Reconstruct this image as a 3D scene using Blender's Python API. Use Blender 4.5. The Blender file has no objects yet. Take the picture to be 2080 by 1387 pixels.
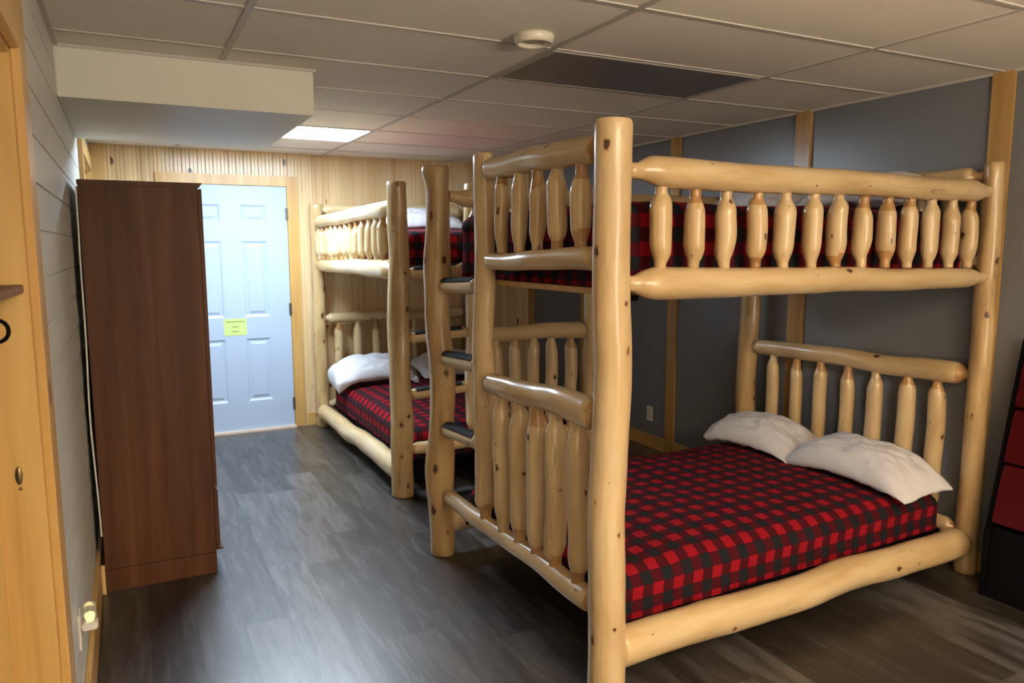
import bpy, bmesh, math, random
from mathutils import Vector, Matrix, noise
C = bpy.context.scene.collection
R = math.radians
PI = math.pi

# ------------------------------------------------------------------ helpers
def link(o, parent=None):
    C.objects.link(o)
    if parent is not None:
        o.parent = parent
    return o

def mesh_obj(name, verts, faces, mat=None, parent=None, smooth=False, mats=None, fmat=None, uvs=None):
    me = bpy.data.meshes.new(name)
    me.from_pydata([tuple(v) for v in verts], [], faces)
    for m in (mats if mats else ([mat] if mat else [])):
        me.materials.append(m)
    if fmat:
        for p, i in zip(me.polygons, fmat):
            p.material_index = i
    if smooth:
        for p in me.polygons:
            p.use_smooth = True
    if uvs:
        ul = me.uv_layers.new(name='UVMap')
        for lp in me.loops:
            ul.data[lp.index].uv = uvs[lp.vertex_index]
    me.update()
    return link(bpy.data.objects.new(name, me), parent)

def bm_obj(name, bm, mat=None, parent=None, smooth=False):
    me = bpy.data.meshes.new(name)
    bmesh.ops.recalc_face_normals(bm, faces=bm.faces[:])
    bm.to_mesh(me); bm.free()
    if mat: me.materials.append(mat)
    if smooth:
        for p in me.polygons: p.use_smooth = True
    return link(bpy.data.objects.new(name, me), parent)

def add_box(bm, x0, x1, y0, y1, z0, z1, bevel=0.0):
    vs = [bm.verts.new((x, y, z)) for x in (x0, x1) for y in (y0, y1) for z in (z0, z1)]
    fs = [(0,1,3,2), (4,6,7,5), (0,4,5,1), (2,3,7,6), (0,2,6,4), (1,5,7,3)]
    faces = [bm.faces.new([vs[i] for i in f]) for f in fs]
    if bevel > 0:
        es = list({e for f in faces for e in f.edges})
        bmesh.ops.bevel(bm, geom=es, offset=bevel, segments=2, affect='EDGES', clamp_overlap=True)

def box(name, x0, x1, y0, y1, z0, z1, mat, parent=None, bevel=0.0):
    bm = bmesh.new(); add_box(bm, x0, x1, y0, y1, z0, z1, bevel)
    return bm_obj(name, bm, mat, parent)

def lathe(name, prof, mat, parent=None, n=32, smooth=True):
    bm = bmesh.new(); rings = []
    for r, z in prof:
        if r < 1e-6: rings.append([bm.verts.new((0, 0, z))])
        else: rings.append([bm.verts.new((r*math.cos(2*PI*k/n), r*math.sin(2*PI*k/n), z)) for k in range(n)])
    for a, b in zip(rings, rings[1:]):
        for k in range(n):
            k2 = (k+1) % n
            if len(a) == 1 and len(b) == 1: continue
            if len(a) == 1: bm.faces.new((a[0], b[k], b[k2]))
            elif len(b) == 1: bm.faces.new((a[k], b[0], a[k2]))
            else: bm.faces.new((a[k], b[k], b[k2], a[k2]))
    return bm_obj(name, bm, mat, parent, smooth)

def thing(name, label, cat, loc=(0,0,0), rz=0.0, group=None):
    o = bpy.data.objects.new(name, None); C.objects.link(o)
    o.empty_display_size = .1
    o.location = loc; o.rotation_euler = (0, 0, rz)
    return tag(o, label, cat, group)

def tag(o, label, cat, group=None):
    o['label'] = label; o['category'] = cat
    if group: o['group'] = group
    return o

def struct(o, label=None):
    o['kind'] = 'structure'
    if label: o['label'] = label
    return o

# ------------------------------------------------------------------ materials
class N:
    def __init__(s, name):
        s.m = bpy.data.materials.new(name); s.m.use_nodes = True
        s.t = s.m.node_tree; s.b = s.t.nodes['Principled BSDF']
    def n(s, kind, **kw):
        nd = s.t.nodes.new(kind)
        for k, v in kw.items(): setattr(nd, k, v)
        return nd
    def l(s, a, b): s.t.links.new(a, b)
    def math(s, op, a, b=None, c=None):
        nd = s.n('ShaderNodeMath', operation=op)
        for i, v in enumerate((a, b, c)):
            if v is None: continue
            if isinstance(v, (int, float)): nd.inputs[i].default_value = v
            else: s.l(v, nd.inputs[i])
        return nd.outputs[0]
    def mix(s, fac, a, b, blend='MIX'):
        nd = s.n('ShaderNodeMix', data_type='RGBA', blend_type=blend)
        for sock, v in ((nd.inputs[0], fac), (nd.inputs[6], a), (nd.inputs[7], b)):
            if isinstance(v, (int, float)): sock.default_value = v
            elif isinstance(v, tuple): sock.default_value = (*v, 1) if len(v) == 3 else v
            else: s.l(v, sock)
        return nd.outputs[2]
    def ramp(s, fac, stops, interp='LINEAR'):
        nd = s.n('ShaderNodeValToRGB'); nd.color_ramp.interpolation = interp
        el = nd.color_ramp.elements
        while len(el) < len(stops): el.new(0.5)
        for e, (p, c) in zip(el, stops):
            e.position = p; e.color = (*c, 1) if len(c) == 3 else c
        s.l(fac, nd.inputs[0]); return nd.outputs[0]
    def coords(s, which='Object', scale=(1,1,1), rand=True):
        tc = s.n('ShaderNodeTexCoord')
        v = tc.outputs[which]
        if rand:
            oi = s.n('ShaderNodeObjectInfo')
            mu = s.math('MULTIPLY', oi.outputs['Random'], 37.0)
            ad = s.n('ShaderNodeVectorMath', operation='ADD')
            s.l(v, ad.inputs[0]); s.l(mu, ad.inputs[1]); v = ad.outputs[0]
        mp = s.n('ShaderNodeMapping'); mp.inputs['Scale'].default_value = scale
        s.l(v, mp.inputs[0]); return mp.outputs[0]
    def noise(s, vec, scale, detail=3, rough=.5, dist=0):
        nd = s.n('ShaderNodeTexNoise')
        nd.inputs['Scale'].default_value = scale; nd.inputs['Detail'].default_value = detail
        nd.inputs['Roughness'].default_value = rough; nd.inputs['Distortion'].default_value = dist
        s.l(vec, nd.inputs['Vector']); return nd.outputs['Fac']
    def bump(s, h, strength=.3, dist=.01):
        nd = s.n('ShaderNodeBump'); nd.inputs['Strength'].default_value = strength
        nd.inputs['Distance'].default_value = dist
        s.l(h, nd.inputs['Height']); s.l(nd.outputs[0], s.b.inputs['Normal'])
    def set(s, **kw):
        for k, v in kw.items():
            s.b.inputs[k.replace('_', ' ')].default_value = v
        return s

def plain(name, col, rough=.6, spec=.5, metal=0.0, vary=0.0, scale=6, bump=0.0):
    s = N(name)
    s.set(Roughness=rough, Metallic=metal); s.b.inputs['Specular IOR Level'].default_value = spec
    if vary > 0 or bump > 0:
        v = s.coords()
        f = s.noise(v, scale, 4)
        c = s.mix(f, tuple(x*(1-vary) for x in col), tuple(min(1, x*(1+vary)) for x in col))
        s.l(c, s.b.inputs['Base Color'])
        if bump > 0: s.bump(s.noise(v, scale*12, 2), bump, .002)
    else:
        s.b.inputs['Base Color'].default_value = (*col, 1)
    return s.m

def log_mat(name, light, mid, dark, rough=.3, coat=.35, knots=1.0):
    """Peeled lacquered pine; the grain runs along the object's own Z axis."""
    s = N(name)
    v0 = s.coords(scale=(1, 1, 1))
    def mp(sc):
        m = s.n('ShaderNodeMapping'); m.inputs['Scale'].default_value = sc; s.l(v0, m.inputs[0]); return m.outputs[0]
    fine = s.noise(mp((1, 1, .06)), 70, 3, .6)
    broad = s.noise(mp((1, 1, .22)), 11, 3, .55, .4)
    base = s.ramp(broad, [(.3, dark), (.48, mid), (.68, light)])
    base = s.mix(s.math('MULTIPLY', fine, .33), base, tuple(x*.55 for x in mid))
    # grey weather streaks
    st = s.noise(mp((1, 1, .12)), 26, 2, .5)
    stf = s.ramp(st, [(.66, (0,0,0)), (.78, (.5,.5,.5))])
    base = s.mix(s.math('MULTIPLY', stf, .8), base, (.20, .125, .06))
    # knots
    wob = s.noise(v0, 30, 2)
    ad = s.n('ShaderNodeVectorMath', operation='ADD')
    sc = s.n('ShaderNodeVectorMath', operation='SCALE'); sc.inputs['Scale'].default_value = .02
    nz = s.n('ShaderNodeTexNoise'); nz.inputs['Scale'].default_value = 40; s.l(v0, nz.inputs['Vector'])
    s.l(nz.outputs['Color'], sc.inputs[0]); s.l(mp((1, 1, .62)), ad.inputs[0]); s.l(sc.outputs[0], ad.inputs[1])
    vo = s.n('ShaderNodeTexVoronoi'); vo.inputs['Scale'].default_value = 13
    s.l(ad.outputs[0], vo.inputs['Vector'])
    hs = s.n('ShaderNodeSeparateColor'); s.l(vo.outputs['Color'], hs.inputs[0])
    size = s.math('MULTIPLY_ADD', hs.outputs[0], .17*knots, .02)
    rel = s.math('DIVIDE', vo.outputs['Distance'], size)
    # drying cracks along the grain
    cr = s.noise(mp((1, 1, .006)), 9, 2, .5)
    cm = s.noise(mp((1, 1, .5)), 3.5, 1, .5)
    cf = s.math('MULTIPLY', s.math('LESS_THAN', s.math('ABSOLUTE', s.math('SUBTRACT', cr, .5)), .0014), s.math('GREATER_THAN', cm, .54))
    base = s.mix(s.math('MULTIPLY', cf, .5), base, (.12, .06, .025))
    # small specks
    v2 = s.n('ShaderNodeTexVoronoi'); v2.inputs['Scale'].default_value = 34
    s.l(mp((1, 1, .5)), v2.inputs['Vector'])
    h2 = s.n('ShaderNodeSeparateColor'); s.l(v2.outputs['Color'], h2.inputs[0])
    sf = s.math('LESS_THAN', v2.outputs['Distance'], s.math('MULTIPLY', s.math('SUBTRACT', h2.outputs[1], .72), .55*knots))
    base = s.mix(s.math('MULTIPLY', sf, .6), base, (.16, .085, .035))
    kcol = s.ramp(rel, [(.0, (.10, .045, .018)), (.55, (.055, .022, .008)), (.85, (.30, .15, .05)), (1.0, (.45, .27, .10))])
    kf = s.ramp(rel, [(.80, (1,1,1)), (1.0, (0,0,0))])
    halo = s.ramp(s.math('MULTIPLY', rel, .5), [(.45, (.55,.55,.55)), (1.0, (0,0,0))])
    base = s.mix(s.math('MULTIPLY', halo, .55), base, tuple(x*.62 for x in mid))
    base = s.mix(kf, base, kcol)
    s.l(base, s.b.inputs['Base Color'])
    s.set(Roughness=rough); s.b.inputs['Coat Weight'].default_value = coat; s.b.inputs['Coat Roughness'].default_value = .14
    s.bump(s.math('ADD', s.noise(mp((1,1,.2)), 16, 3), s.math('MULTIPLY', kf, -.4)), .35, .008)
    return s.m

M = {}
M['log'] = log_mat('lacquered_log', (.72, .555, .325), (.64, .465, .245), (.52, .35, .16))
M['knotty'] = log_mat('knotty_log', (.64, .46, .225), (.53, .355, .155), (.36, .215, .085), knots=1.4)
M['tenon'] = log_mat('amber_tenon', (.56, .34, .14), (.47, .26, .095), (.34, .17, .055), knots=.4)

def board_mat(name, axis, light, mid, dark, rough=.38, knots=.8, plank=None):
    """Sawn knotty pine; grain along the given axis; optional plank width (along x) tint."""
    s = N(name)
    long_ = {'x': (.07,1,1), 'y': (1,.07,1), 'z': (1,1,.07)}[axis]
    med = {'x': (.25,1,1), 'y': (1,.25,1), 'z': (1.6,1.6,.06)}[axis]
    v0 = s.coords(rand=plank is None)
    tint = None
    if plank:
        sp = s.n('ShaderNodeSeparateXYZ'); s.l(v0, sp.inputs[0])
        idx = s.math('FLOOR', s.math('DIVIDE', sp.outputs[0], plank))
        wn = s.n('ShaderNodeTexWhiteNoise', noise_dimensions='1D'); s.l(idx, wn.inputs['W'])
        tint = wn.outputs['Value']
        cb = s.n('ShaderNodeCombineXYZ'); s.l(s.math('MULTIPLY', tint, 40.0), cb.inputs[2])
        ad = s.n('ShaderNodeVectorMath', operation='ADD'); s.l(v0, ad.inputs[0]); s.l(cb.outputs[0], ad.inputs[1]); v0 = ad.outputs[0]
    def mp(sc):
        m = s.n('ShaderNodeMapping'); m.inputs['Scale'].default_value = sc; s.l(v0, m.inputs[0]); return m.outputs[0]
    broad = s.noise(mp(med), 9, 3, .55, .6)
    base = s.ramp(broad, [(.3, dark), (.5, mid), (.7, light)])
    base = s.mix(s.math('MULTIPLY', s.noise(mp(long_), 60, 3, .6), .35), base, tuple(x*.6 for x in mid))
    if tint is not None:
        base = s.mix(s.math('MULTIPLY', tint, .42), base, tuple(x*.55 for x in mid))
    vo = s.n('ShaderNodeTexVoronoi'); vo.inputs['Scale'].default_value = 5.5
    kk = {'x': (.6,1,1), 'y': (1,.6,1), 'z': (1,1,.6)}[axis]
    s.l(mp(kk), vo.inputs['Vector'])
    hs = s.n('ShaderNodeSeparateColor'); s.l(vo.outputs['Color'], hs.inputs[0])
    rel = s.math('DIVIDE', vo.outputs['Distance'], s.math('MULTIPLY_ADD', hs.outputs[0], .15*knots, .01))
    kf = s.ramp(rel, [(.7, (1,1,1)), (1.0, (0,0,0))])
    kcol = s.ramp(rel, [(.0, (.12,.05,.02)), (.6, (.09,.035,.012)), (1.0, (.42,.22,.08))])
    base = s.mix(kf, base, kcol)
    s.l(base, s.b.inputs['Base Color']); s.set(Roughness=rough)
    s.b.inputs['Coat Weight'].default_value = .25; s.b.inputs['Coat Roughness'].default_value = .2
    return s.m
PINE = ((.66, .42, .15), (.58, .34, .105), (.46, .245, .065))
M['pine_z'] = board_mat('pine_board_upright', 'z', *PINE)
M['pine_x'] = board_mat('pine_board_level', 'x', *PINE)
M['pine_y'] = board_mat('pine_board_lengthwise', 'y', *PINE)
M['casing_z'] = board_mat('orange_pine_upright', 'z', (.72, .48, .18), (.62, .375, .12), (.48, .27, .075), knots=1.0)
M['casing_y'] = board_mat('orange_pine_lengthwise', 'y', (.72, .48, .18), (.62, .375, .12), (.48, .27, .075), knots=1.0)
M['pine_wall'] = board_mat('pine_beadboard', 'z', (.80, .62, .37), (.74, .53, .28), (.62, .39, .17), rough=.27, knots=1.15, plank=.0585)
M['batten'] = board_mat('amber_batten', 'z', (.52, .32, .11), (.45, .26, .075), (.34, .185, .05), knots=.8)

def floor_mat():
    s = N('grey_oak_vinyl_plank')
    tc = s.n('ShaderNodeTexCoord'); sp = s.n('ShaderNodeSeparateXYZ'); s.l(tc.outputs['Object'], sp.inputs[0])
    W, LN = .178, 1.22
    xr = s.math('DIVIDE', sp.outputs[0], W); row = s.math('FLOOR', xr)
    wn = s.n('ShaderNodeTexWhiteNoise', noise_dimensions='1D'); s.l(row, wn.inputs['W'])
    yr = s.math('ADD', s.math('DIVIDE', sp.outputs[1], LN), s.math('MULTIPLY', wn.outputs['Value'], 5.0))
    col = s.math('FLOOR', yr)
    cb = s.n('ShaderNodeCombineXYZ'); s.l(row, cb.inputs[0]); s.l(col, cb.inputs[1])
    w2 = s.n('ShaderNodeTexWhiteNoise', noise_dimensions='2D'); s.l(cb.outputs[0], w2.inputs['Vector'])
    pid = w2.outputs['Value']
    cb2 = s.n('ShaderNodeCombineXYZ'); s.l(s.math('MULTIPLY', pid, 31.0), cb2.inputs[2])
    ad = s.n('ShaderNodeVectorMath', operation='ADD'); s.l(tc.outputs['Object'], ad.inputs[0]); s.l(cb2.outputs[0], ad.inputs[1])
    def mp(sc):
        m = s.n('ShaderNodeMapping'); m.inputs['Scale'].default_value = sc; s.l(ad.outputs[0], m.inputs[0]); return m.outputs[0]
    base = s.ramp(pid, [(.0, (.015, .011, .008)), (.3, (.031, .024, .019)), (.65, (.066, .058, .052)), (1.0, (.125, .120, .120))])
    a = s.noise(mp((1, .13, 1)), 20, 6, .7, .6)
    base = s.mix(s.ramp(a, [(.38, (.9,.9,.9)), (.54, (0,0,0))]), base, (.017, .012, .008))
    b = s.noise(mp((1, .12, 1)), 24, 5, .68, .4)
    base = s.mix(s.ramp(b, [(.52, (0,0,0)), (.74, (.62,.62,.62))]), base, (.140, .137, .138))
    f = s.noise(mp((1, .04, 1)), 130, 3, .6)
    base = s.mix(s.math('MULTIPLY', f, .35), base, (.035, .028, .024))
    fx = s.math('ABSOLUTE', s.math('SUBTRACT', s.math('FRACT', xr), .5))
    fy = s.math('ABSOLUTE', s.math('SUBTRACT', s.math('FRACT', yr), .5))
    seam = s.math('MAXIMUM', s.math('GREATER_THAN', fx, .489), s.math('GREATER_THAN', fy, .4987))
    base = s.mix(s.math('MULTIPLY', seam, .8), base, (.025, .021, .018))
    s.l(base, s.b.inputs['Base Color'])
    s.l(s.math('MULTIPLY_ADD', a, .20, .30), s.b.inputs['Roughness'])
    s.l(s.math('MULTIPLY_ADD', b, .85, .04), s.b.inputs['Coat Weight']); s.b.inputs['Coat Roughness'].default_value = .29
    s.b.inputs['Coat IOR'].default_value = 1.5
    s.bump(s.math('SUBTRACT', s.math('MULTIPLY', a, .5), seam), .14, .004)
    return s.m
M['floor'] = floor_mat()

def plaid_mat():
    s = N('buffalo_plaid_flannel')
    tc = s.n('ShaderNodeTexCoord'); sp = s.n('ShaderNodeSeparateXYZ'); s.l(tc.outputs['UV'], sp.inputs[0])
    cell = .049
    def stripe(o):
        return s.math('GREATER_THAN', s.math('FRACT', s.math('DIVIDE', o, cell*2)), .5)
    a, b = stripe(sp.outputs[0]), stripe(sp.outputs[1])
    sm = s.math('ADD', a, b)
    c = s.ramp(s.math('MULTIPLY', sm, .5), [(.0, (.010, .015, .018)), (.34, (.068, .003, .008)), (.8, (.31, .005, .013))], 'CONSTANT')
    nz = s.noise(s.coords('UV', rand=False), 500, 1)
    c = s.mix(s.math('MULTIPLY', nz, .30), c, (.02, .008, .010))
    s.l(c, s.b.inputs['Base Color']); s.set(Roughness=.95)
    s.b.inputs['Specular IOR Level'].default_value = .15
    s.b.inputs['Sheen Weight'].default_value = .0
    s.bump(nz, .15, .001)
    return s.m
M['plaid'] = plaid_mat()
def walnut_mat():
    s = N('walnut_laminate')
    v = s.coords(rand=False, scale=(1,1,1))
    def mp(sc):
        m = s.n('ShaderNodeMapping'); m.inputs['Scale'].default_value = sc; s.l(v, m.inputs[0]); return m.outputs[0]
    a = s.noise(mp((1,1,.06)), 14, 4, .6, .3); b = s.noise(mp((1,1,.03)), 60, 3, .6)
    c = s.ramp(a, [(.3, (.070, .024, .008)), (.5, (.108, .040, .014)), (.7, (.160, .064, .024))])
    c = s.mix(s.math('MULTIPLY', b, .5), c, (.055, .019, .007))
    s.l(c, s.b.inputs['Base Color']); s.set(Roughness=.5); s.b.inputs['Specular IOR Level'].default_value = .3
    return s.m
M['walnut'] = walnut_mat()
M['shiplap'] = plain('white_shiplap_paint', (.60, .60, .56), .45, vary=.05, scale=3)
M['greywall'] = plain('slate_grey_paint', (.172, .180, .200), .30, vary=.06, scale=2)
M['plaster'] = plain('plain_wall_paint', (.50, .48, .44), .7, vary=.04)
M['tile'] = plain('ceiling_tile', (.80, .75, .69), .9, .2, vary=.04, scale=40, bump=.25)
M['tbar'] = plain('ceiling_tbar', (.50, .47, .43), .5, vary=.03)
M['soffit'] = plain('soffit_paint', (.70, .69, .62), .55, vary=.03)
M['door'] = plain('pale_blue_door_paint', (.37, .45, .57), .38, vary=.03)
M['black'] = plain('black_metal', (.004, .004, .005), .8, .05, vary=.2)
M['grip'] = plain('anti_slip_tape', (.022, .024, .025), .8, .25, vary=.3, scale=80, bump=.3)
M['hinge'] = plain('dark_hinge_metal', (.12, .11, .10), .4, metal=.8, vary=.1)
M['brass'] = plain('aged_brass', (.30, .22, .10), .4, metal=.9, vary=.2)
M['cotton'] = plain('white_cotton', (.66, .65, .67), .85, .2, vary=.03, scale=12)
M['plastic'] = plain('white_plastic', (.72, .71, .68), .35, vary=.02)
M['ivory'] = plain('ivory_plastic', (.66, .62, .52), .35, vary=.02)
M['lens'] = plain('unlit_lens', (.16, .135, .13), .35, vary=.05)
M['hardboard'] = plain('white_hardboard', (.75, .75, .74), .6, vary=.03)
M['endgrain'] = plain('pine_end_grain', (.70, .50, .22), .6, vary=.15, scale=40)
M['paper'] = plain('yellow_paper', (.50, .62, .20), .8, vary=.02)
M['ink'] = plain('faded_ink', (.28, .34, .11), .8)
M['red'] = plain('dark_red_plastic', (.06, .0025, .004), .65, .1, vary=.15)
M['rough_wood'] = plain('rough_brown_wood', (.20, .10, .05), .8, vary=.4, scale=30, bump=.5)
M['sill'] = plain('worn_sill', (.62, .48, .36), .6, vary=.15, scale=15)
M['darkpane'] = plain('dark_window_glass', (.02, .025, .03), .08, vary=.1)
def emit(name, col, st):
    s = N(name); s.b.inputs['Base Color'].default_value = (.8,.8,.8,1)
    s.b.inputs['Emission Color'].default_value = (*col, 1); s.b.inputs['Emission Strength'].default_value = st
    return s.m
M['lit'] = emit('lit_diffuser', (.70, .85, 1.0), 43.0)
M['bulb'] = emit('night_light_bulb', (1.0, .82, .45), .9)
def glass_mat():
    s = N('clear_plastic'); s.b.inputs['Base Color'].default_value = (.9,.88,.75,1)
    s.set(Roughness=.1); s.b.inputs['Transmission Weight'].default_value = .9; s.b.inputs['IOR'].default_value = 1.3
    return s.m
M['clear'] = glass_mat()

# ------------------------------------------------------------------ room dimensions
XL, XR, YB, YF, H = -.20, 3.60, 6.624, -3.2, 2.352
L1, P0, TY, TX = 1.5585, 2.1137, .5734, 1.1468
ROWS = [P0 + k*TY for k in range(-9, 4)] + [4.43, 5.06, 5.68, 6.25]
COLS = [L1 + k*TX for k in (-1, 0, 1)]
HALLX = -1.7

# floor
struct(box('floor', HALLX-.1, XR+.1, YF-.1, YB+.1, -.06, 0, M['floor']))
# ceiling slab with grid bars
struct(box('ceiling', HALLX-.1, XR+.1, YF-.1, YB+.1, H, H+.08, M['tile']))
bm = bmesh.new()
for x in COLS: add_box(bm, x-.012, x+.012, YF, YB, H-.005, H)
for y in ROWS:
    if 3.45 < y < 4.75:
        add_box(bm, .80, XR, y-.010, y+.010, H-.0045, H)
    else:
        add_box(bm, XL, XR, y-.010, y+.010, H-.0045, H)
add_box(bm, XL, XL+.018, 1.0, 3.45, H-.012, H)
add_box(bm, XR-.018, XR, YF, YB, H-.012, H)
struct(bm_obj('trim_1', bm, M['tbar']), 'pale metal grid holding the suspended ceiling tiles')

# left wall: grooved shiplap with door and window openings
XB = XL - .075
def shiplap_profile(bm, y0, y1, z0, z1, xf=XL, xb=XB, pitch=.127, ref=1.87):
    pts = [(xf, z0)]
    k = math.ceil((z0 - ref)/pitch)
    while ref + k*pitch < z1 - .01:
        z = ref + k*pitch
        if z > z0 + .01:
            pts += [(xf, z-.003), (xf-.005, z-.0015), (xf-.005, z+.0015), (xf, z+.003)]
        k += 1
    pts += [(xf, z1), (xb, z1), (xb, z0)]
    a = [bm.verts.new((x, y0, z)) for x, z in pts]; b = [bm.verts.new((x, y1, z)) for x, z in pts]
    n = len(pts)
    for i in range(n):
        j = (i+1) % n
        bm.faces.new((a[i], a[j], b[j], b[i]))
    bm.faces.new(a); bm.faces.new(list(reversed(b)))
DY0, DY1, DZ = .95, 1.95, 1.995
WY0, WY1, WZ0, WZ1 = 5.0, 6.22, .95, 2.11
bm = bmesh.new()
shiplap_profile(bm, YF, DY0, 0, H); shiplap_profile(bm, DY0, DY1, DZ, H)
shiplap_profile(bm, DY1, WY0, 0, H); shiplap_profile(bm, WY0, WY1, 0, WZ0)
shiplap_profile(bm, WY0, WY1, WZ1, H); shiplap_profile(bm, WY1, YB, 0, H)
struct(bm_obj('wall_left', bm, M['shiplap']))
# small hall seen through the doorway
bm = bmesh.new()
add_box(bm, HALLX, XB, 1.985, 2.05, 0, H)
for k in range(18): add_box(bm, HALLX, XB, 1.9845, 1.9852, .125*k+.02, .125*k+.023)
struct(bm_obj('wall_hall', bm, M['shiplap']))
struct(box('wall_hall_side', HALLX-.1, HALLX, -1.1, 2.05, 0, H, M['plaster']))
struct(box('wall_hall_end', HALLX, XB, -1.1, -1.0, 0, H, M['plaster']))
# back wall: vertical pine beadboard
bm = bmesh.new()
w = .0585; x = XL
prof = []
while x < XR + .001:
    prof += [(x, YB+.006), (x+.005, YB), (x+w*.5-.003, YB), (x+w*.5, YB+.003), (x+w*.5+.003, YB), (x+w-.005, YB)]
    x += w
prof = [p for p in prof if p[0] <= XR] + [(XR, YB)]
prof += [(XR, YB+.08), (XL, YB+.08)]
a = [bm.verts.new((x, y, 0)) for x, y in prof]; b = [bm.verts.new((x, y, H)) for x, y in prof]
for i in range(len(prof)):
    j = (i+1) % len(prof); bm.faces.new((a[i], a[j], b[j], b[i]))
bm.faces.new(list(reversed(a))); bm.faces.new(b)
struct(bm_obj('wall_back', bm, M['pine_wall']))
struct(box('wall_right', XR, XR+.08, YF, YB+.08, 0, H, M['greywall']))
struct(box('wall_front', HALLX, XR, YF-.08, YF, 0, H, M['plaster']))

# battens on the right wall
i = 2
for y0, y1 in ((1.045, .945), (2.16, 2.06), (3.297, 3.185), (4.445, 4.345), (5.66, 5.57), (6.62, 6.53)):
    struct(box('trim_%d' % i, XR-.019, XR, y1, y0, 0, H-.001, M['batten'], bevel=.002), 'upright pine batten on the grey right wall'); i += 1
struct(box('trim_%d' % i, XL, XL+.10, YB-.019, YB, 0, H-.001, M['pine_z']), 'pine corner board on the back wall'); i += 1
ys = [(1.045, 2.06), (2.16, 3.185), (3.297, 4.345), (4.445, 5.57), (5.66, 6.53)]
bm = bmesh.new()
for y0, y1 in ys: add_box(bm, XR-.015, XR, y0, y1, 0, .10)
struct(bm_obj('baseboard_right', bm, M['pine_y']))
struct(box('baseboard_left', XL, XL+.018, 2.075, YB-.03, 0, .165, M['casing_y'], bevel=.003))
bm = bmesh.new(); add_box(bm, 1.36, 3.5, YB-.016, YB, 0, .11)
struct(bm_obj('baseboard_back', bm, M['pine_x']))

# soffit box
struct(box('trim_%d' % i, XL, .79, 3.47, 4.75, 2.152, H-.001, M['soffit'], bevel=.004), 'cream boxed soffit below the ceiling'); i += 1
struct(box('trim_%d' % i, XL, .80, 3.462, 3.47, H-.014, H-.001, M['tbar']), 'angle strip along the soffit top'); i += 1

# --- window with pine casing above the wardrobe
wf = bmesh.new()
cw = .10
add_box(wf, XL, XL+.024, WY0-cw, WY0, WZ0-cw, WZ1+cw)
add_box(wf, XL, XL+.024, WY1, WY1+cw, WZ0-cw, WZ1+cw)
add_box(wf, XL, XL+.024, WY0, WY1, WZ1, WZ1+cw)
add_box(wf, XL, XL+.030, WY0, WY1, WZ0-.03, WZ0)
add_box(wf, XB, XL, WY0, WY0+.015, WZ0, WZ1); add_box(wf, XB, XL, WY1-.015, WY1, WZ0, WZ1)
add_box(wf, XB, XL, WY0+.015, WY1-.015, WZ1-.015, WZ1); add_box(wf, XB, XL, WY0+.015, WY1-.015, WZ0, WZ0+.015)
win = struct(bm_obj('window_1', wf, M['pine_z']))
box('pane', XB+.005, XB+.012, WY0+.015, WY1-.015, WZ0+.015, WZ1-.015, M['darkpane'], win)

# --- front left doorway with pine jamb and casing
bm = bmesh.new()
jx0, jx1 = XB-.005, XL+.008
add_box(bm, jx0, jx1, DY1-.018, DY1, 0, DZ)                      # far jamb
add_box(bm, jx0, jx1, DY0, DY0+.018, 0, DZ)
add_box(bm, jx0, jx1, DY0+.018, DY1-.018, DZ-.018, DZ)            # head jamb
fr = struct(bm_obj('door_2', bm, M['casing_z']), 'pine framed doorway at the left edge')
bm = bmesh.new()
add_box(bm, XL+.008, XL+.028, DY1-.012, DY1+.118, 0, DZ+.20, .003)
add_box(bm, XL+.008, XL+.028, DY0-.118, DY0+.012, 0, DZ+.20, .003)
o = bm_obj('casing', bm, M['casing_z'], fr)
bm = bmesh.new(); add_box(bm, XL+.008, XL+.028, DY0+.012, DY1-.012, DZ-.008, DZ+.14, .003)
o = bm_obj('head_casing', bm, M['casing_y'], fr)
bm = bmesh.new()
add_box(bm, XB-.030, XB-.005, DY1-.030, DY1+.09, 0, DZ+.1); add_box(bm, XB-.030, XB-.005, DY0-.09, DY0+.03, 0, DZ+.1)
bm_obj('hall_casing', bm, M['casing_z'], fr)
# strike plate
st = lathe('strike_plate', [(0, 0), (.012, 0), (.0135, .001), (.012, .003), (0, .0035)], M['brass'], fr, 24)
st.scale = (.55, 1.55, 1); st.rotation_euler = (R(90), 0, 0); st.location = (-.238, DY1-.018, 1.07)
sc = lathe('screw', [(0, 0), (.004, 0), (.003, .003), (0, .0035)], M['brass'], fr, 12)
sc.rotation_euler = (R(90), 0, 0); sc.location = (-.237, DY1-.018, 1.040)
# rough ledge in the doorway
lg = thing('wall_ledge', 'rough brown wooden ledge with a black hook at the left doorway jamb', 'ledge', (-.285, DY1-.02, 1.474))
bm = bmesh.new(); add_box(bm, -.06, .086, -.55, 0, 0, .018, .002)
for v in bm.verts:
    v.co += Vector((noise.noise(v.co*20), noise.noise(v.co*17+Vector((3,0,0))), 0))*.002
    if v.co.y < -.2: v.co.x -= .012
bm_obj('board', bm, M['rough_wood'], lg)
bm = bmesh.new()
ring = []
for k in range(13):
    a_ = -PI*.5 + k/12*PI*1.5
    c = Vector((.052, -.17 , -.065)) + Vector((0, math.cos(a_)*.0, 0)) + Vector((math.cos(a_)*.02, 0, math.sin(a_)*.022))
    ring.append([bm.verts.new(c + Vector((math.cos(a_)*.004*math.cos(q), .004*math.sin(q), math.sin(a_)*.004*math.cos(q)))) for q in [2*PI*j/8 for j in range(8)]])
for r1, r2 in zip(ring, ring[1:]):
    for j in range(8): bm.faces.new((r1[j], r1[(j+1)%8], r2[(j+1)%8], r2[j]))
bm.faces.new(ring[0]); bm.faces.new(list(reversed(ring[-1])))
add_box(bm, .028, .036, -.176, -.164, -.09, 0)
bm_obj('hook', bm, M['black'], lg, True)

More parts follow.
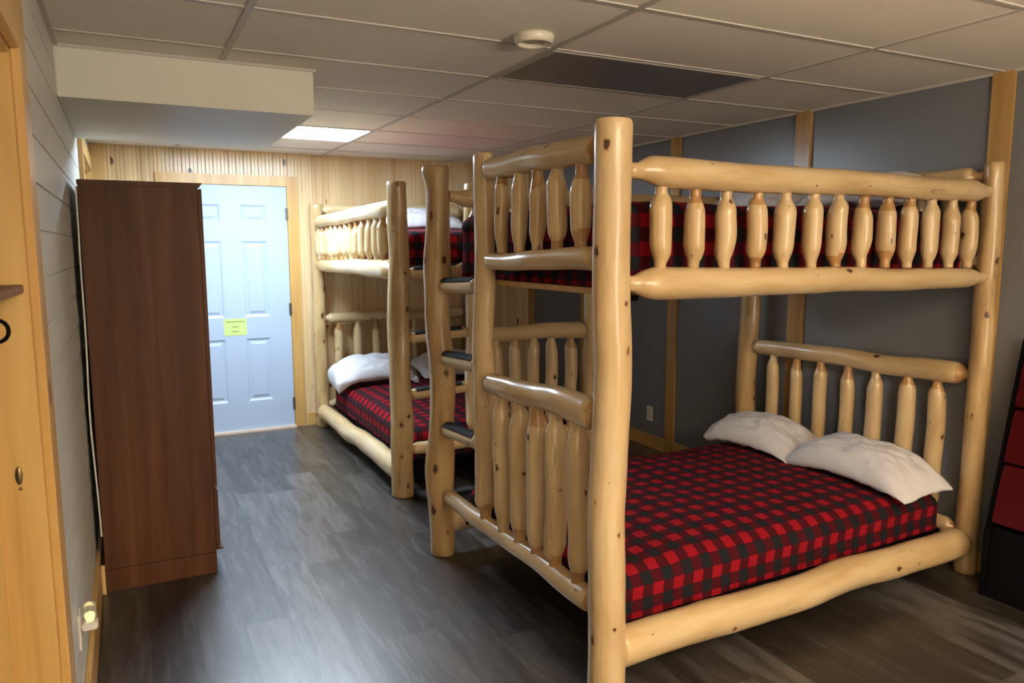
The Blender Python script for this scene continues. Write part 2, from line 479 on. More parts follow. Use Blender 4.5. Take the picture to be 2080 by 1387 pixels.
# --- back door
dx0, dx1, dzt = .332, 1.243, 2.07
frm = bmesh.new()
add_box(frm, dx0-.09, dx0-.004, YB-.022, YB, 0, dzt+.088, .002)
add_box(frm, dx1+.004, dx1+.094, YB-.022, YB, 0, dzt+.088, .002)
add_box(frm, dx0-.004, dx1+.004, YB-.0215, YB, dzt+.004, dzt+.088, .002)
door = struct(bm_obj('door_1', frm, M['pine_z']), 'pale blue six panel door in a pine frame')
# slab front built as a grid with recessed raised panels
def door_slab():
    bm = bmesh.new()
    y0 = YB-.012
    xs = [dx0, dx0+.172, dx0+.375, dx0+.536, dx0+.739, dx1]
    zs = [.018, .265, .80, .985, 1.617, 1.770, 1.915, dzt]
    for i_ in range(5):
        for k in range(7):
            xa, xb, za, zb = xs[i_], xs[i_+1], zs[k], zs[k+1]
            if i_ in (1, 3) and k in (1, 3, 5):
                loops = []
                for ins, dy in ((0, 0), (.016, .009), (.028, .009), (.048, .002)):
                    loops.append([bm.verts.new(p) for p in ((xa+ins, y0+dy, za+ins), (xb-ins, y0+dy, za+ins), (xb-ins, y0+dy, zb-ins), (xa+ins, y0+dy, zb-ins))])
                for l1, l2 in zip(loops, loops[1:]):
                    for j in range(4): bm.faces.new((l1[j], l1[(j+1)%4], l2[(j+1)%4], l2[j]))
                bm.faces.new(loops[-1])
            else:
                bm.faces.new([bm.verts.new(p) for p in ((xa, y0, za), (xb, y0, za), (xb, y0, zb), (xa, y0, zb))])
    bmesh.ops.remove_doubles(bm, verts=bm.verts[:], dist=1e-5)
    add_box(bm, dx0, dx1, YB-.001, YB-.0005, .018, dzt)
    return bm
slab = bm_obj('door_slab', door_slab(), M['door'], door)
for z in (1.844, 1.039, .216):
    h = box('hinge', dx1-.012, dx1+.010, YB-.026, YB-.010, z-.05, z+.05, M['hinge'], door, .002)
box('door_sill', dx0-.01, dx1+.01, YB-.05, YB, 0, .018, M['sill'], door)
kb = lathe('door_knob', [(0, 0), (.028, 0), (.028, .006), (.010, .012), (.010, .03), (.026, .04), (.028, .055), (.018, .066), (0, .068)], M['brass'], door, 24)
kb.rotation_euler = (R(90), 0, 0); kb.location = (dx0+.07, YB-.012, .95)
# yellow notice
nt = tag(box('paper_notice', .697, .877, YB-.0140, YB-.0125, .833, .974, M['paper']), 'small yellow paper notice taped to the pale blue door', 'sign')
for z, xa, xb in ((.948, .715, .862), (.905, .762, .812), (.866, .755, .815)):
    box('printed_line', xa, xb, YB-.0146, YB-.0140, z-.006, z+.006, M['ink'], nt)

# ------------------------------------------------------------------ logs
def log(name, p0, p1, r0, r1, parent, seed, mat='log', t0=0, t1=0, tr=.5, n=22, wob=.004, ell=.05, bulge=(), rough=.02, dark=None, cut=True):
    """A peeled log from p0 to p1; t0/t1 are the taper lengths down to tenons, tr the tenon radius."""
    rnd = random.Random(seed)
    p0, p1 = Vector(p0), Vector(p1); ax = p1-p0; Ln = ax.length
    zs = set([0.0, Ln])
    steps = max(8, int(Ln/.045))
    for k in range(steps+1): zs.add(Ln*k/steps)
    for t, base in ((t0, 0), (t1, 1)):
        if t > 0:
            for k in range(11):
                d = t*1.35*k/10; zs.add(d if base == 0 else Ln-d)
    if t0 == 0: zs.update((.006, .018))
    if t1 == 0: zs.update((Ln-.006, Ln-.018))
    zs = sorted(zs); zz = [zs[0]]
    for z in zs[1:]:
        if z-zz[-1] > .0035 or z == Ln: zz.append(z)
    ph = [rnd.uniform(0, 2*PI) for _ in range(8)]
    off = Vector((rnd.uniform(-50, 50), rnd.uniform(-50, 50), rnd.uniform(-50, 50)))
    sk = (rnd.uniform(.1, .3), rnd.uniform(.1, .3))
    if dark is None: dark = (rnd.random() < .45, rnd.random() < .45)
    verts, faces, fm = [], [], []
    fq = 1.0 + 1.4*Ln
    fl = (rnd.uniform(.25, .42), rnd.uniform(.25, .42)); ex = (rnd.uniform(.75, 1.3), rnd.uniform(.75, 1.3))
    def ss(u, e):
        u = max(0, min(1, (u-fl[e])/(1-fl[e]))); return math.sin(u*PI/2)**ex[e]
    for z in zz:
        f = z/Ln
        env = math.sin(PI*f)
        cx = wob*env*(math.sin(fq*f*PI+ph[0]) + .45*math.sin(2.3*fq*f*PI+ph[1]))
        cy = wob*env*(math.sin(.9*fq*f*PI+ph[2]) + .45*math.sin(2*fq*f*PI+ph[3]))
        for k in range(n):
            a = 2*PI*k/n
            r = r0+(r1-r0)*f
            r *= 1 + ell*math.cos(2*a+ph[4]+f*1.5)
            r *= 1 + rough*2.2*noise.noise(Vector((math.cos(a)*1.1, math.sin(a)*1.1, z*5)) + off)
            r *= 1 + rough*noise.noise(Vector((math.cos(a)*2.5, math.sin(a)*2.5, z*16)) + off)
            for bz, ba, bs, bw in bulge:
                da = math.atan2(math.sin(a-ba), math.cos(a-ba))
                r += bs*math.exp(-((z-bz)/bw)**2)*math.exp(-(da/.9)**2)
            if t0 > 0:
                t = t0*(1+sk[0]*math.cos(a-ph[5])); 
                if z < t: r = tr+(r-tr)*ss(z/t, 0)
            if t1 > 0:
                t = t1*(1+sk[1]*math.cos(a-ph[6])); d = Ln-z
                if d < t: r = tr+(r-tr)*ss(d/t, 1)
            if t0 == 0 and z < .018: r -= .006*(1-z/.018)**2
            if t1 == 0 and Ln-z < .018: r -= .006*(1-(Ln-z)/.018)**2
            verts.append((cx+r*math.cos(a), cy+r*math.sin(a), z))
    m = len(zz)
    for i_ in range(m-1):
        zc = (zz[i_]+zz[i_+1])/2
        for k in range(n):
            a = 2*PI*(k+.5)/n
            mi = 0
            if t0 > 0 and dark[0] and zc < t0*(1+sk[0]*math.cos(a-ph[5]))*.62: mi = 1
            if t1 > 0 and dark[1] and Ln-zc < t1*(1+sk[1]*math.cos(a-ph[6]))*.62: mi = 1
            k2 = (k+1) % n
            faces.append((i_*n+k, i_*n+k2, (i_+1)*n+k2, (i_+1)*n+k)); fm.append(mi)
    faces.append(tuple(reversed(range(n)))); fm.append(0)
    faces.append(tuple(range((m-1)*n, m*n))); fm.append(0)
    o = mesh_obj(name, verts, faces, parent=parent, smooth=True, mats=[M[mat], M['tenon']], fmat=fm)
    for p in o.data.polygons[-2:]: p.use_smooth = False
    o.location = p0
    o.rotation_mode = 'QUATERNION'
    o.rotation_quaternion = ax.to_track_quat('Z', 'Y') if abs(ax.normalized().z) < .999 else (1, 0, 0, 0)
    return o

def spindle(p0, p1, r, parent, seed, tl=.065, tr=.020, wob=.0035):
    rnd = random.Random(seed*7+1)
    return log('spindle', p0, p1, r*rnd.uniform(.93, 1.07), r*rnd.uniform(.93, 1.07), parent, seed, t0=tl*rnd.uniform(.85, 1.25), t1=tl*rnd.uniform(.85, 1.25), tr=tr, n=20, wob=wob, ell=.05, rough=.024)

def rung(p0, p1, r, parent, seed):
    o = log('ladder_rung', p0, p1, r, r*.96, parent, seed, t0=.03, t1=.05, tr=.022, n=20, wob=.0008, ell=.015, rough=.006, dark=(False, True))
    # black anti-slip strip lying on top of the rung
    Ln = (Vector(p1)-Vector(p0)).length
    q = o.rotation_quaternion
    up = q.to_matrix().inverted() @ Vector((0, 0, 1))
    side = Vector((0, 0, 1)).cross(up).normalized()
    vs, fs = [], []
    na, nz = 9, 8
    for layer in (1.13, 1.045):
        for i_ in range(nz+1):
            z = .05+(Ln-.10)*i_/nz
            for k in range(na):
                a = -1.05+2.1*k/(na-1)
                d = up*math.cos(a)+side*math.sin(a)
                v = d*(r*layer); vs.append((v.x, v.y, z))
    per = (nz+1)*na
    for i_ in range(nz):
        for k in range(na-1):
            a = i_*na+k
            fs.append((a, a+1, a+na+1, a+na)); fs.append((per+a, per+a+na, per+a+na+1, per+a+1))
    for i_ in range(nz):
        for k in (0, na-1):
            a = i_*na+k; fs.append((a, a+na, per+a+na, per+a))
    for k in range(na-1):
        for base in (0, nz*na):
            a = base+k; fs.append((a, a+1, per+a+1, per+a))
    mesh_obj('grip_strip', vs, fs, M['grip'], o, True)
    return o

def bunk_bed(label, loc, rz, Ln, W, cfg, group):
    root = thing('bunk_bed', label, 'bunk bed', loc, rz, group)
    sd = cfg['seed']
    s = lambda: next(cnt)
    cnt = iter(range(sd, sd+10000))
    pA, pC, pD, pE = cfg['posts']     # (x, y, radius_bottom, radius_top, height)
    log('post', (pA[0], pA[1], 0), (pA[0]-.004, pA[1], pA[4]), pA[2], pA[3], root, s(), n=40, wob=.006, ell=.03, rough=.014,
        bulge=((.80, .9, .009, .05), (.35, 4.0, .006, .06), (1.3, 3.3, .006, .08)))
    log('post', (pC[0], pC[1], 0), (pC[0]-.004, pC[1]+.004, pC[4]), pC[2], pC[3], root, s(), mat='knotty', n=40, wob=.007, ell=.06, rough=.032, bulge=cfg['cbulge'])
    log('post', (pD[0], pD[1], 0), (pD[0], pD[1], pD[4]), pD[2], pD[3], root, s(), mat='knotty', n=36, wob=.005, rough=.03)
    log('post', (pE[0], pE[1], 0), (pE[0], pE[1], pE[4]), pE[2], pE[3], root, s(), mat='knotty', n=36, wob=.005, rough=.03)
    # ladder post standing on the lower foot rail
    by = cfg['by']
    log('ladder_post', (0, by, .345), (0, by+.012, cfg['bz']), .050, .047, root, s(), n=32, t0=.10, tr=.026, wob=.007, rough=.045, ell=.08, dark=(True, False))
    # foot rails (A side to ladder post)
    u = cfg
    log('footboard_rail', (0, .050, u['ft1'][0]), (0, by-.030, u['ft1'][1]), .047, .044, root, s(), t0=.055, t1=.055, tr=.024, n=28, wob=.006, dark=(True, True))
    log('footboard_rail', (0, .050, u['ft2'][0]), (0, by-.030, u['ft2'][1]), .043, .036, root, s(), t0=.055, t1=.045, tr=.024, n=28, wob=.006, dark=(False, True))
    log('footboard_rail', (0, .050, u['ft3'][0]), (0, by-.030, u['ft3'][1]), .056, .045, root, s(), t0=.050, t1=.045, tr=.026, n=28, wob=.008, dark=(True, True))
    log('footboard_rail', (0, .050, u['ft4'][0]), (0, W-.050, u['ft4'][1]), .043, .036, root, s(), t0=.06, t1=.05, tr=.026, n=28, wob=.005, dark=(True, True))
    for z in u['rungs']:
        rung((0, by+.032, z+.012), (0, W-.045, z-.010), .037, root, s())
    # wide anti-slip strip at the ladder foot
    for y, zz in u['fsp_y']:
        f = y/by
        spindle((0, y, u['ft2'][0]+(u['ft2'][1]-u['ft2'][0])*f+.030), (0, y+.004, u['ft1'][0]+(u['ft1'][1]-u['ft1'][0])*f-.030), zz, root, s(), tl=.098, tr=.022, wob=.002)
        f2 = y/W
        spindle((0, y, u['ft4'][0]+(u['ft4'][1]-u['ft4'][0])*f2+.025), (0, y+.002, u['ft3'][0]+(u['ft3'][1]-u['ft3'][0])*f-.035), .043, root, s(), tl=.095, tr=.025, wob=.004)
    # long sides
    for yy, key in ((0, 'near'), (W, 'far')):
        sgn = 1
        a_ = pA if yy == 0 else pC; d_ = pD if yy == 0 else pE
        xa, xb = a_[0]+a_[2]*.82, d_[0]-d_[2]*.8
        ya, yb = a_[1], d_[1]
        zt, zm, zb = u['top'], u['mid'], u['low']
        log('guard_rail', (xa, ya, zt[0]), (xb, yb, zt[1]), .053, .050, root, s(), t0=.145, t1=.125, tr=.027, n=30, wob=.003, dark=(False, False))
        log('guard_rail', (xa, ya, zm[0]), (xb, yb, zm[1]), .060, .045, root, s(), t0=.145, t1=.125, tr=.027, n=30, wob=.003, dark=(False, False))
        log('side_rail', (xa-.03, ya, zb[0]), (xb, yb, zb[1]), .069, .064, root, s(), t0=.03, t1=.04, tr=.050, n=30, wob=.006, rough=.022, dark=(False, False), mat='log',
            bulge=((.45, 1.0, .005, .06), (1.2, 2.5, .005, .1)))
        for x in u['sp_x']:
            f = (x-xa)/(xb-xa)
            z0 = zm[0]+(zm[1]-zm[0])*f+.047; z1 = zt[0]+(zt[1]-zt[0])*f-.044
            y = ya+(yb-ya)*f
            spindle((x, y, z0), (x+.002, y, z1), .038, root, s(), tl=.080, tr=.0205, wob=.002)
    # headboards
    hx = (pD[0]+pE[0])/2
    y0, y1 = pD[1]+pD[2]*.8, pE[1]-pE[2]*.8
    for zt, zb in ((u['hd'], .20), (u['hu'], 1.50)):
        log('headboard_rail', (pD[0], y0, zt[0]), (pE[0], y1, zt[1]), .052, .044, root, s(), t0=.075, t1=.06, tr=.024, n=28, wob=.007, dark=(True, False))
        log('headboard_rail', (pD[0], y0, zb), (pE[0], y1, zb), .044, .042, root, s(), t0=.06, t1=.06, tr=.024, n=24, wob=.004)
        for y in u['hs']:
            f = (y-y0)/(y1-y0)
            x = pD[0]+(pE[0]-pD[0])*f
            spindle((x, y, zb+.035), (x, y-.004, zt[0]+(zt[1]-zt[0])*f-.038), .040, root, s(), tl=.095, tr=.022, wob=.003)
    # mattress platforms on cleats
    for z in (u['pl'], u['pu']):
        lo = z < 1
        bm = bmesh.new(); add_box(bm, .115 if lo else .055, pD[0]-.055, .100 if lo else .085, W-.085, z-.022, z, .002)
        bm_obj('platform', bm, M['black'] if lo else M['pine_x'], root)
    for x in (.13, pD[0]-.13):
        for y in (.058, W-.078):
            for z in (u['pu'], u['pl']):
                box('rail_bracket', x-.03, x+.03, y, y+.02, z-.040, z-.0225, M['black'], root)
    return root

def mattress(label, loc, rz, x0, x1, y0, y1, zb, zt, seed, group, crown=.035):
    """A fitted plaid cover over a mattress; UV follows the cloth."""
    rnd = random.Random(seed); off = Vector((rnd.uniform(-9, 9), rnd.uniform(-9, 9), 0))
    dep = zt-zb; rad = .085
    hx, hy = (x1-x0)/2, (y1-y0)/2
    def prof(s, h):
        flat = h-rad; q = abs(s); sg = 1 if s >= 0 else -1
        if q <= flat: return s, 0
        a = (q-flat)/rad
        if a <= PI/2: return sg*(flat+rad*math.sin(a)), rad*(1-math.cos(a))
        return sg*h, min(dep, rad+(q-flat-rad*PI/2))
    def samples(h):
        flat = h-rad; ss_ = [flat*k/26 for k in range(27)]
        ss_ += [flat+rad*PI/2*k/7 for k in range(1, 8)]
        ss_ += [flat+rad*PI/2+(dep-rad)*k/6 for k in range(1, 7)]
        return [-v for v in reversed(ss_[1:])]+ss_
    sx, sy = samples(hx), samples(hy)
    vs, uv = [], []
    for a in sx:
        X, dx = prof(a, hx)
        for b in sy:
            Y, dy = prof(b, hy)
            d = max(dx, dy)
            # round the vertical corners
            if dx > 0 and dy > 0:
                k = min(1, min(dx, dy)/rad)
                X -= math.copysign(.012*k, X); Y -= math.copysign(.012*k, Y)
            cr = crown*(1-(a/hx)**4 if abs(a) < hx else 0)*(1-(b/hy)**4 if abs(b) < hy else 0)
            w_ = noise.noise(Vector((a*2.2, b*2.2, 0))+off)*.010 + noise.noise(Vector((a*7, b*7, 1))+off)*.004
            z = zt - crown - d + cr + w_*(1 if d < rad*.5 else .3)
            lat = noise.noise(Vector((a*6, b*6, 5))+off)*.008*min(1, d/rad)
            Xo, Yo = X, Y
            if dx >= rad: Xo += math.copysign(lat, X) - math.copysign(.008, X)
            if dy >= rad: Yo += math.copysign(lat, Y) - math.copysign(.008, Y)
            vs.append((x0+hx+Xo, y0+hy+Yo, max(zb, z))); uv.append((a+3, b+3))
            X, _ = prof(a, hx)
    ny = len(sy); fs = []
    for i_ in range(len(sx)-1):
        for k in range(ny-1):
            a = i_*ny+k; fs.append((a, a+ny, a+ny+1, a+1))
    # underside
    border = [k for k in range(ny)]+[i_*ny+ny-1 for i_ in range(1, len(sx))]+[(len(sx)-1)*ny+k for k in range(ny-2, -1, -1)]+[i_*ny for i_ in range(len(sx)-2, 0, -1)]
    fs.append(tuple(border))
    o = mesh_obj('mattress', vs, fs, M['plaid'], None, True, uvs=uv)
    o.data.polygons[-1].use_smooth = False
    o.location = loc; o.rotation_euler = (0, 0, rz)
    return tag(o, label, 'mattress', group)

def pillow(label, base, rzs, loc, wid, dep, thick, tilt, yaw, seed, group, sag=0.0, curl=0.0, side=1):
    """wid runs along local X, dep along local Y; tilted about X."""
    rnd = random.Random(seed); off = Vector((rnd.uniform(-9, 9), rnd.uniform(-9, 9), 0))
    nu, nv = 44, 30
    vs, fs, idx = [], [], {}
    for side in (1, -1):
        for i_ in range(nu+1):
            for k in range(nv+1):
                u_, v_ = -1+2*i_/nu, -1+2*k/nv
                edge = i_ in (0, nu) or k in (0, nv)
                if edge and side == -1:
                    idx[(side, i_, k)] = idx[(1, i_, k)]; continue
                # pinched outline: sides bow inwards, corners reach out
                ox = 1-.035*(1-v_*v_)*abs(u_)**3-.05*abs(v_)**8
                oy = 1-.05*(1-u_*u_)*abs(v_)**3-.06*abs(u_)**8
                x, y = u_*wid/2*ox, v_*dep/2*oy
                pr = (max(0, 1-abs(u_)**3.0)**.55)*(max(0, 1-abs(v_)**2.4)**.55)
                z = side*thick/2*pr*(1.2 if side > 0 else .40)
                wr = noise.noise(Vector((u_*2.2, v_*2.6, side*2))+off)*.026 + abs(noise.noise(Vector((u_*4+v_*2, v_*5-u_*2, side*3))+off))*-.030 + noise.noise(Vector((u_*9, v_*9, side*3))+off)*.004
                z += wr*(pr**.5)
                # fold lines near the ends
                z += -.012*math.exp(-((abs(u_)-.78+.1*math.sin(v_*3+off.x))/.05)**2)*(pr**.5)*(1 if side > 0 else 0)
                z -= sag*(u_*u_)
                z -= sag*.9*abs(u_)**4*max(0, v_)
                if curl: z -= curl*max(0, u_*side)**4
                idx[(side, i_, k)] = len(vs); vs.append((x, y, z))
    for side in (1, -1):
        for i_ in range(nu):
            for k in range(nv):
                f = [idx[(side, i_, k)], idx[(side, i_+1, k)], idx[(side, i_+1, k+1)], idx[(side, i_, k+1)]]
                if side < 0: f.reverse()
                if len(set(f)) >= 3: fs.append(tuple(f))
    o = mesh_obj('pillow', vs, fs, M['cotton'], None, True)
    m = o.modifiers.new('smooth', 'SUBSURF'); m.levels = 1; m.render_levels = 1
    B = Matrix.Translation(Vector(base)) @ Matrix.Rotation(rzs, 4, 'Z')
    o.matrix_world = B @ Matrix.Translation(Vector(loc)) @ Matrix.Rotation(yaw, 4, 'Z') @ Matrix.Rotation(tilt, 4, 'X')
    return tag(o, label, 'pillow', group)

# ------------------------------------------------------------------ the two beds
NB, NR, NL, NW = (1.408, 2.037, 0), .0246, 2.13, 1.431
SPX = [.202, .350, .494, .647, .791, .944, 1.084, 1.238, 1.387, 1.532, 1.677, 1.825, 1.965]
near_cfg = dict(seed=100,
    posts=((.003, 0, .068, .0605, 1.972), (.0, NW, .066, .062, 1.957), (2.13, 0, .050, .047, 1.945), (2.115, 1.425, .060, .058, 1.95)),
    cbulge=((.48, 2.6, .022, .13), (.36, 3.4, .012, .10), (1.43, 2.9, .016, .18), (1.93, 2.7, .020, .05), (.95, 5.6, .012, .15), (1.85, 5.8, -.010, .08)),
    by=.930, bz=1.965, ft1=(1.892, 1.893), ft2=(1.530, 1.508), ft3=(1.000, .982), ft4=(.318, .325),
    rungs=(1.388, 1.032, .676), fsp_y=((.178, .036), (.333, .037), (.473, .034), (.614, .034), (.760, .031)),
    top=(1.815, 1.812), mid=(1.448, 1.424), low=(.170, .162), sp_x=SPX,
    hd=(.963, .946), hu=(1.885, 1.88), hs=(.192, .350, .530, .697, .875, 1.042, 1.217), pl=.196, pu=1.425)
near = bunk_bed('honey pine log bunk bed in the foreground with side ladder and plaid bedding', NB, NR, NL, NW, near_cfg, 'log bunk beds')
FB, FR, FW = (2.905, 4.424, 0), R(90.4), 1.424
far_cfg = dict(near_cfg, seed=5200,
    posts=((.0, 0, .064, .060, 1.96), (.0, FW, .068, .061, 1.958), (2.10, 0, .055, .052, 1.945), (2.10, FW, .054, .058, 1.93)),
    cbulge=((.5, 1.0, .006, .15), (1.2, 4.0, .006, .2)),
    ft1=(1.89, 1.89), ft2=(1.50, 1.49), ft3=(.990, 1.000), ft4=(.28, .30), rungs=(1.415, 1.015, .655),
    top=(1.808, 1.775), mid=(1.430, 1.412), low=(.160, .140), hd=(.950, .955), hu=(1.885, 1.88),
    sp_x=[.275, .415, .560, .725, .875, 1.020, 1.160, 1.290, 1.435, 1.575, 1.705, 1.855, 1.985][0:13],
    hs=(.20, .38, .56, .74, .92, 1.09, 1.26), pl=.190, pu=1.41)
far = bunk_bed('honey pine log bunk bed at the back against the pine wall', FB, FR, 2.1, FW, far_cfg, 'log bunk beds')

mattress('red and black plaid mattress on the lower bunk of the front bed', NB, NR, .100, 2.060, .088, 1.34, .198, .415, 1, 'plaid mattresses on the bunk beds')
mattress('red and black plaid mattress on the upper bunk of the front bed, behind spindles', NB, NR, .075, 2.060, .068, 1.36, 1.426, 1.735, 2, 'plaid mattresses on the bunk beds', .012)
mattress('red and black plaid mattress on the lower bunk of the back bed', FB, FR, .100, 2.015, .085, 1.34, .193, .425, 3, 'plaid mattresses on the bunk beds')
mattress('red and black plaid mattress on the upper bunk of the back bed', FB, FR, .075, 2.02, .075, 1.345, 1.411, 1.690, 4, 'plaid mattresses on the bunk beds')

PG = 'white pillows on the bunks'
pillow('white pillow on the lower front bunk, nearest the right hand post', NB, NR, (1.865, .388, .478), .765, .37, .205, R(8), R(-93), 21, PG, sag=.030, curl=.03)
pillow('white pillow on the lower front bunk, half behind its neighbour near the far post', NB, NR, (1.868, 1.050, .478), .66, .37, .200, R(8), R(-88), 22, PG, sag=.030, curl=.03, side=-1)
pillow('white pillow at the right end of the upper front bunk, seen between spindles', NB, NR, (1.80, .38, 1.815), .64, .42, .16, R(10), R(-90), 23, PG, sag=.02)
pillow('white pillow at the far side of the upper front bunk, below the guard rail', NB, NR, (1.80, 1.03, 1.815), .62, .42, .16, R(10), R(-90), 24, PG, sag=.02)
pillow('white pillow with drooping corner on the lower back bunk, nearest the door', FB, FR, (1.76, 1.055, .53), .74, .44, .21, R(10), R(-92), 25, PG, sag=.035, curl=.11, side=-1)
pillow('shaded white pillow on the lower back bunk, seen behind the ladder rungs', FB, FR, (1.80, .34, .515), .64, .44, .20, R(15), R(-90), 26, PG, sag=.03)
pillow('white pillow on the upper back bunk, seen between the posts', FB, FR, (1.78, .62, 1.775), .78, .44, .20, R(10), R(-90), 27, PG, sag=.02)

# ------------------------------------------------------------------ wardrobe
wd = thing('wardrobe', 'tall dark walnut laminate wardrobe standing against the left shiplap wall', 'wardrobe', (-.165, 3.754, 0))
W_, D_, HH = .475, .80, 1.86
box('side_panel', 0, W_, 0, .018, .105, HH-.022, M['walnut'], wd, .001)
box('base_panel', 0, W_, -.001, .018, 0, .103, M['walnut'], wd, .001)
box('side_panel', 0, W_, D_-.018, D_, 0, HH-.022, M['walnut'], wd, .001)
bm = bmesh.new(); add_box(bm, -.002, W_+.022, -.008, D_+.008, HH-.022, HH, .002)
for v in bm.verts:
    if v.co.z < HH-.015 and v.co.x > W_: v.co.x -= .014
bm_obj('top_panel', bm, M['walnut'], wd)
box('bottom_panel', .01, W_-.004, .018, D_-.018, .085, .103, M['walnut'], wd)
box('door', W_+.002, W_+.019, .003, D_/2-.002, .425, HH-.026, M['walnut'], wd, .0015)
box('door', W_+.002, W_+.019, D_/2+.002, D_-.003, .425, HH-.026, M['walnut'], wd, .0015)
dr = box('drawer', W_+.002, W_+.020, .003, D_-.003, .125, .412, M['walnut'], wd, .0015)
box('drawer_lip', W_+.001, W_+.034, .02, D_-.02, .105, .115, M['walnut'], wd, .001)
# bowed white hardboard back
vs, fs = [], []
nz = 24
for i_ in range(nz+1):
    z = .27+(HH-.03-.27)*i_/nz; f = i_/nz
    bow = -.002-.008*math.sin(PI*min(1, f*1.15))*math.sin(5*f)**2 - .004*math.sin(PI*f)
    for x in (bow-.006, bow):
        for y in (-.006, D_-.02): vs.append((x, y, z))
for i_ in range(nz):
    a = i_*4; b = a+4
    fs += [(a, a+1, b+1, b), (a+2, b+2, b+3, a+3), (a, b, b+2, a+2), (a+1, a+3, b+3, b+1)]
fs += [(0, 2, 3, 1), (nz*4, nz*4+1, nz*4+3, nz*4+2)]
mesh_obj('back_panel', vs, fs, M['hardboard'], wd)
tag(box('wood_block', -.181, -.1665, 3.735, 3.752, 0, .135, M['endgrain'], None, .001), 'small pale pine offcut standing upright at the wardrobe foot', 'wood block')

# ------------------------------------------------------------------ rack at the right edge
rk = thing('storage_rack', 'black slanted rack with dark red bins at the right edge behind the bed post', 'rack', (3.36, 1.915, 0))
RY0 = -.62
def slab_prism(name, prof, y0, y1, mat, bev=.004):
    bm = bmesh.new()
    a = [bm.verts.new((x, y0, z)) for x, z in prof]; b = [bm.verts.new((x, y1, z)) for x, z in prof]
    n = len(prof)
    for i_ in range(n): bm.faces.new((a[i_], a[(i_+1)%n], b[(i_+1)%n], b[i_]))
    bm.faces.new(list(reversed(a))); bm.faces.new(b)
    bmesh.ops.bevel(bm, geom=bm.edges[:], offset=bev, segments=2, affect='EDGES', clamp_overlap=True)
    return bm_obj(name, bm, mat, rk)
side = [(0, 0), (.215, 0), (.215, 1.16), (.185, 1.16), (.02, .32), (0, .30)]
slab_prism('side_frame', side, -.022, 0, M['black']); slab_prism('side_frame', side, RY0, RY0+.022, M['black'])
slab_prism('base', [(.004, .0), (.21, .0), (.21, .32), (.02, .32)], RY0+.023, -.023, M['black'])
for z0, z1 in ((.345, .60), (.615, .845), (.86, 1.10)):
    xa = .02+(z0-.32)/.84*.165; xb = .02+(z1-.32)/.84*.165
    b_ = slab_prism('bin', [(xa-.012, z0), (.208, z0), (.208, z1), (xb, z1), (xb-.012, z1-.03), (xa-.004, z0+.03)], RY0+.026, -.026, M['red'], .003)
    m_ = (z0+z1)/2

# ------------------------------------------------------------------ ceiling fittings
def troffer(label, x0, x1, y0, y1, mat, cat='ceiling light', group='ceiling panel lights'):
    t = thing('ceiling_light', label, cat, ((x0+x1)/2, (y0+y1)/2, H), 0, group)
    hx, hy = (x1-x0)/2, (y1-y0)/2
    bm = bmesh.new()
    add_box(bm, -hx, hx, -hy, -hy+.016, -.007, -.0001); add_box(bm, -hx, hx, hy-.016, hy, -.007, -.0001)
    add_box(bm, -hx, -hx+.016, -hy+.016, hy-.016, -.007, -.0001); add_box(bm, hx-.016, hx, -hy+.016, hy-.016, -.007, -.0001)
    bm_obj('frame', bm, M['tbar'], t)
    box('diffuser', -hx+.017, hx-.017, -hy+.017, hy-.017, -.0055, -.0002, mat, t)
    return t
troffer('unlit grey ceiling panel light above the front bunk bed', L1+.014, L1+TX-.014, P0+TY+.012, P0+2*TY-.012, M['lens'])
troffer('bright lit ceiling panel light near the back door', L1-TX+.014, L1-.014, 5.072, 5.668, M['lit'])
sd_ = thing('smoke_detector', 'round ivory smoke detector on the ceiling beside the unlit panel', 'smoke detector', (1.405, 2.555, H))
lathe('base', [(0, -.0002), (.074, -.0002), (.076, -.008), (.072, -.024), (.067, -.033), (.061, -.034), (.058, -.030), (.056, -.014), (0, -.012)], M['ivory'], sd_, 48)
lathe('sensor', [(0, -.0125), (.044, -.0125), (.042, -.021), (0, -.023)], M['tile'], sd_, 32)

# ------------------------------------------------------------------ outlets
def outlet(label, loc, rz, parts=True):
    """faces local +X"""
    t = thing('wall_outlet', label, 'outlet', loc, rz, 'wall outlets')
    box('face_plate', 0, .006, -.036, .036, -.058, .058, M['plastic'], t, .002)
    for z in (.022, -.022):
        s_ = box('socket', .006, .0075, -.016, .016, z-.014, z+.014, M['ivory'], t, .0006)
        for y in (-.006, .006): box('slot', .0075, .0078, y-.001, y+.001, z-.004, z+.006, M['black'], s_)
    return t
outlet('white wall outlet low on the grey right wall beside a batten', (XR, 4.645, .265), PI)
outlet('white wall outlet by the left doorway casing, night light plugged in', (XL, 2.63, .368), 0)
nl = thing('night_light', 'small glowing night light with clear cover plugged in by the doorway', 'night light', (XL+.008, 2.635, .382))
bm = bmesh.new(); add_box(bm, 0, .045, -.022, .022, -.020, .004, .004); bm_obj('base', bm, M['plastic'], nl)
cv = lathe('cover', [(.019, .0042), (.020, .03), (.020, .055), (.016, .064), (0, .066), (0, .064), (.015, .062), (.018, .054), (.018, .03), (.017, .0042)], M['clear'], nl, 24)
cv.location = (.023, 0, 0)
bb = lathe('bulb', [(0, .0045), (.006, .0045), (.007, .012), (.009, .024), (.007, .034), (0, .040)], M['bulb'], nl, 16)
bb.location = (.023, 0, 0)

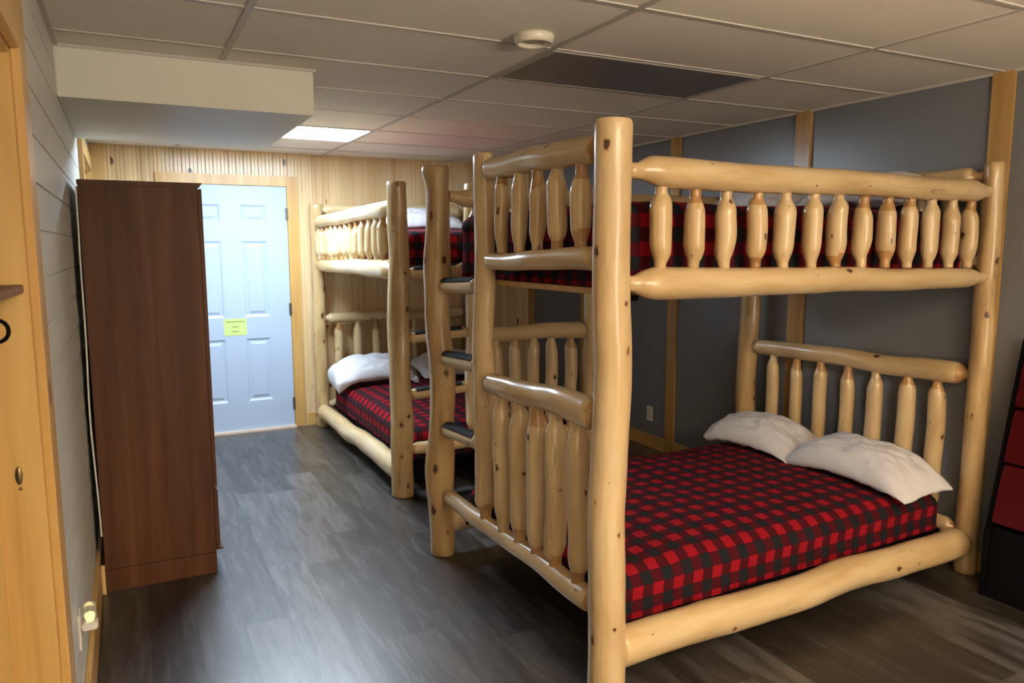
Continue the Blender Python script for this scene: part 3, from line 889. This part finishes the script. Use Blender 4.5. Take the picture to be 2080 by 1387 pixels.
# ------------------------------------------------------------------ ceiling lamp and two added fill lights behind the camera
def area(name, loc, sx, sy, power, col, rot=(0,0,0)):
    l = bpy.data.lights.new(name, 'AREA'); l.shape = 'RECTANGLE'; l.size = sx; l.size_y = sy
    l.energy = power; l.color = col
    o = bpy.data.objects.new(name, l); C.objects.link(o); o.location = loc; o.rotation_euler = rot
    return o
area('ceiling_lamp', (.98, -1.6, H-.01), 1.1, .55, 12, (1.0, .80, .56))
area('ceiling_fill_up', (1.5, -.9, 1.75), .35, .35, 185, (1.0, .82, .60), (PI, 0, 0))  # unseen uplight added to brighten the ceiling; no floor lamp stands here
area('front_wall_fill', (2.1, YF+.03, 1.5), 1.6, 1.2, 80, (1.0, .89, .75), (R(-90), 0, 0))  # warm fill added at the front wall; no window is built there
w = bpy.data.worlds.new('World'); bpy.context.scene.world = w; w.use_nodes = True
w.node_tree.nodes['Background'].inputs[0].default_value = (.02, .02, .02, 1)

# ------------------------------------------------------------------ camera
cam = bpy.data.cameras.new('Camera'); co = bpy.data.objects.new('Camera', cam); C.objects.link(co)
yaw, pitch, roll = .4737, .1268, -.002
fw = Vector((math.sin(yaw)*math.cos(pitch), math.cos(yaw)*math.cos(pitch), -math.sin(pitch)))
rt = Vector((math.cos(yaw), -math.sin(yaw), 0)); up = rt.cross(fw)
rt2 = math.cos(roll)*rt+math.sin(roll)*up; up2 = -math.sin(roll)*rt+math.cos(roll)*up
co.matrix_world = Matrix((( rt2.x, up2.x, -fw.x, 0), (rt2.y, up2.y, -fw.y, 0), (rt2.z, up2.z, -fw.z, 1.573), (0, 0, 0, 1)))
cam.sensor_fit = 'HORIZONTAL'; cam.sensor_width = 22.2; cam.lens = 22.2*1522.5/2080
cam.clip_start = .05
cam.dof.use_dof = True; cam.dof.focus_distance = 2.55; cam.dof.aperture_fstop = 2.6
sc_ = bpy.context.scene
sc_.camera = co
sc_.view_settings.view_transform = 'Standard'; sc_.view_settings.look = 'None'
sc_.view_settings.exposure = 0.6; sc_.view_settings.gamma = 1.0; sc_.view_settings.use_curve_mapping = False
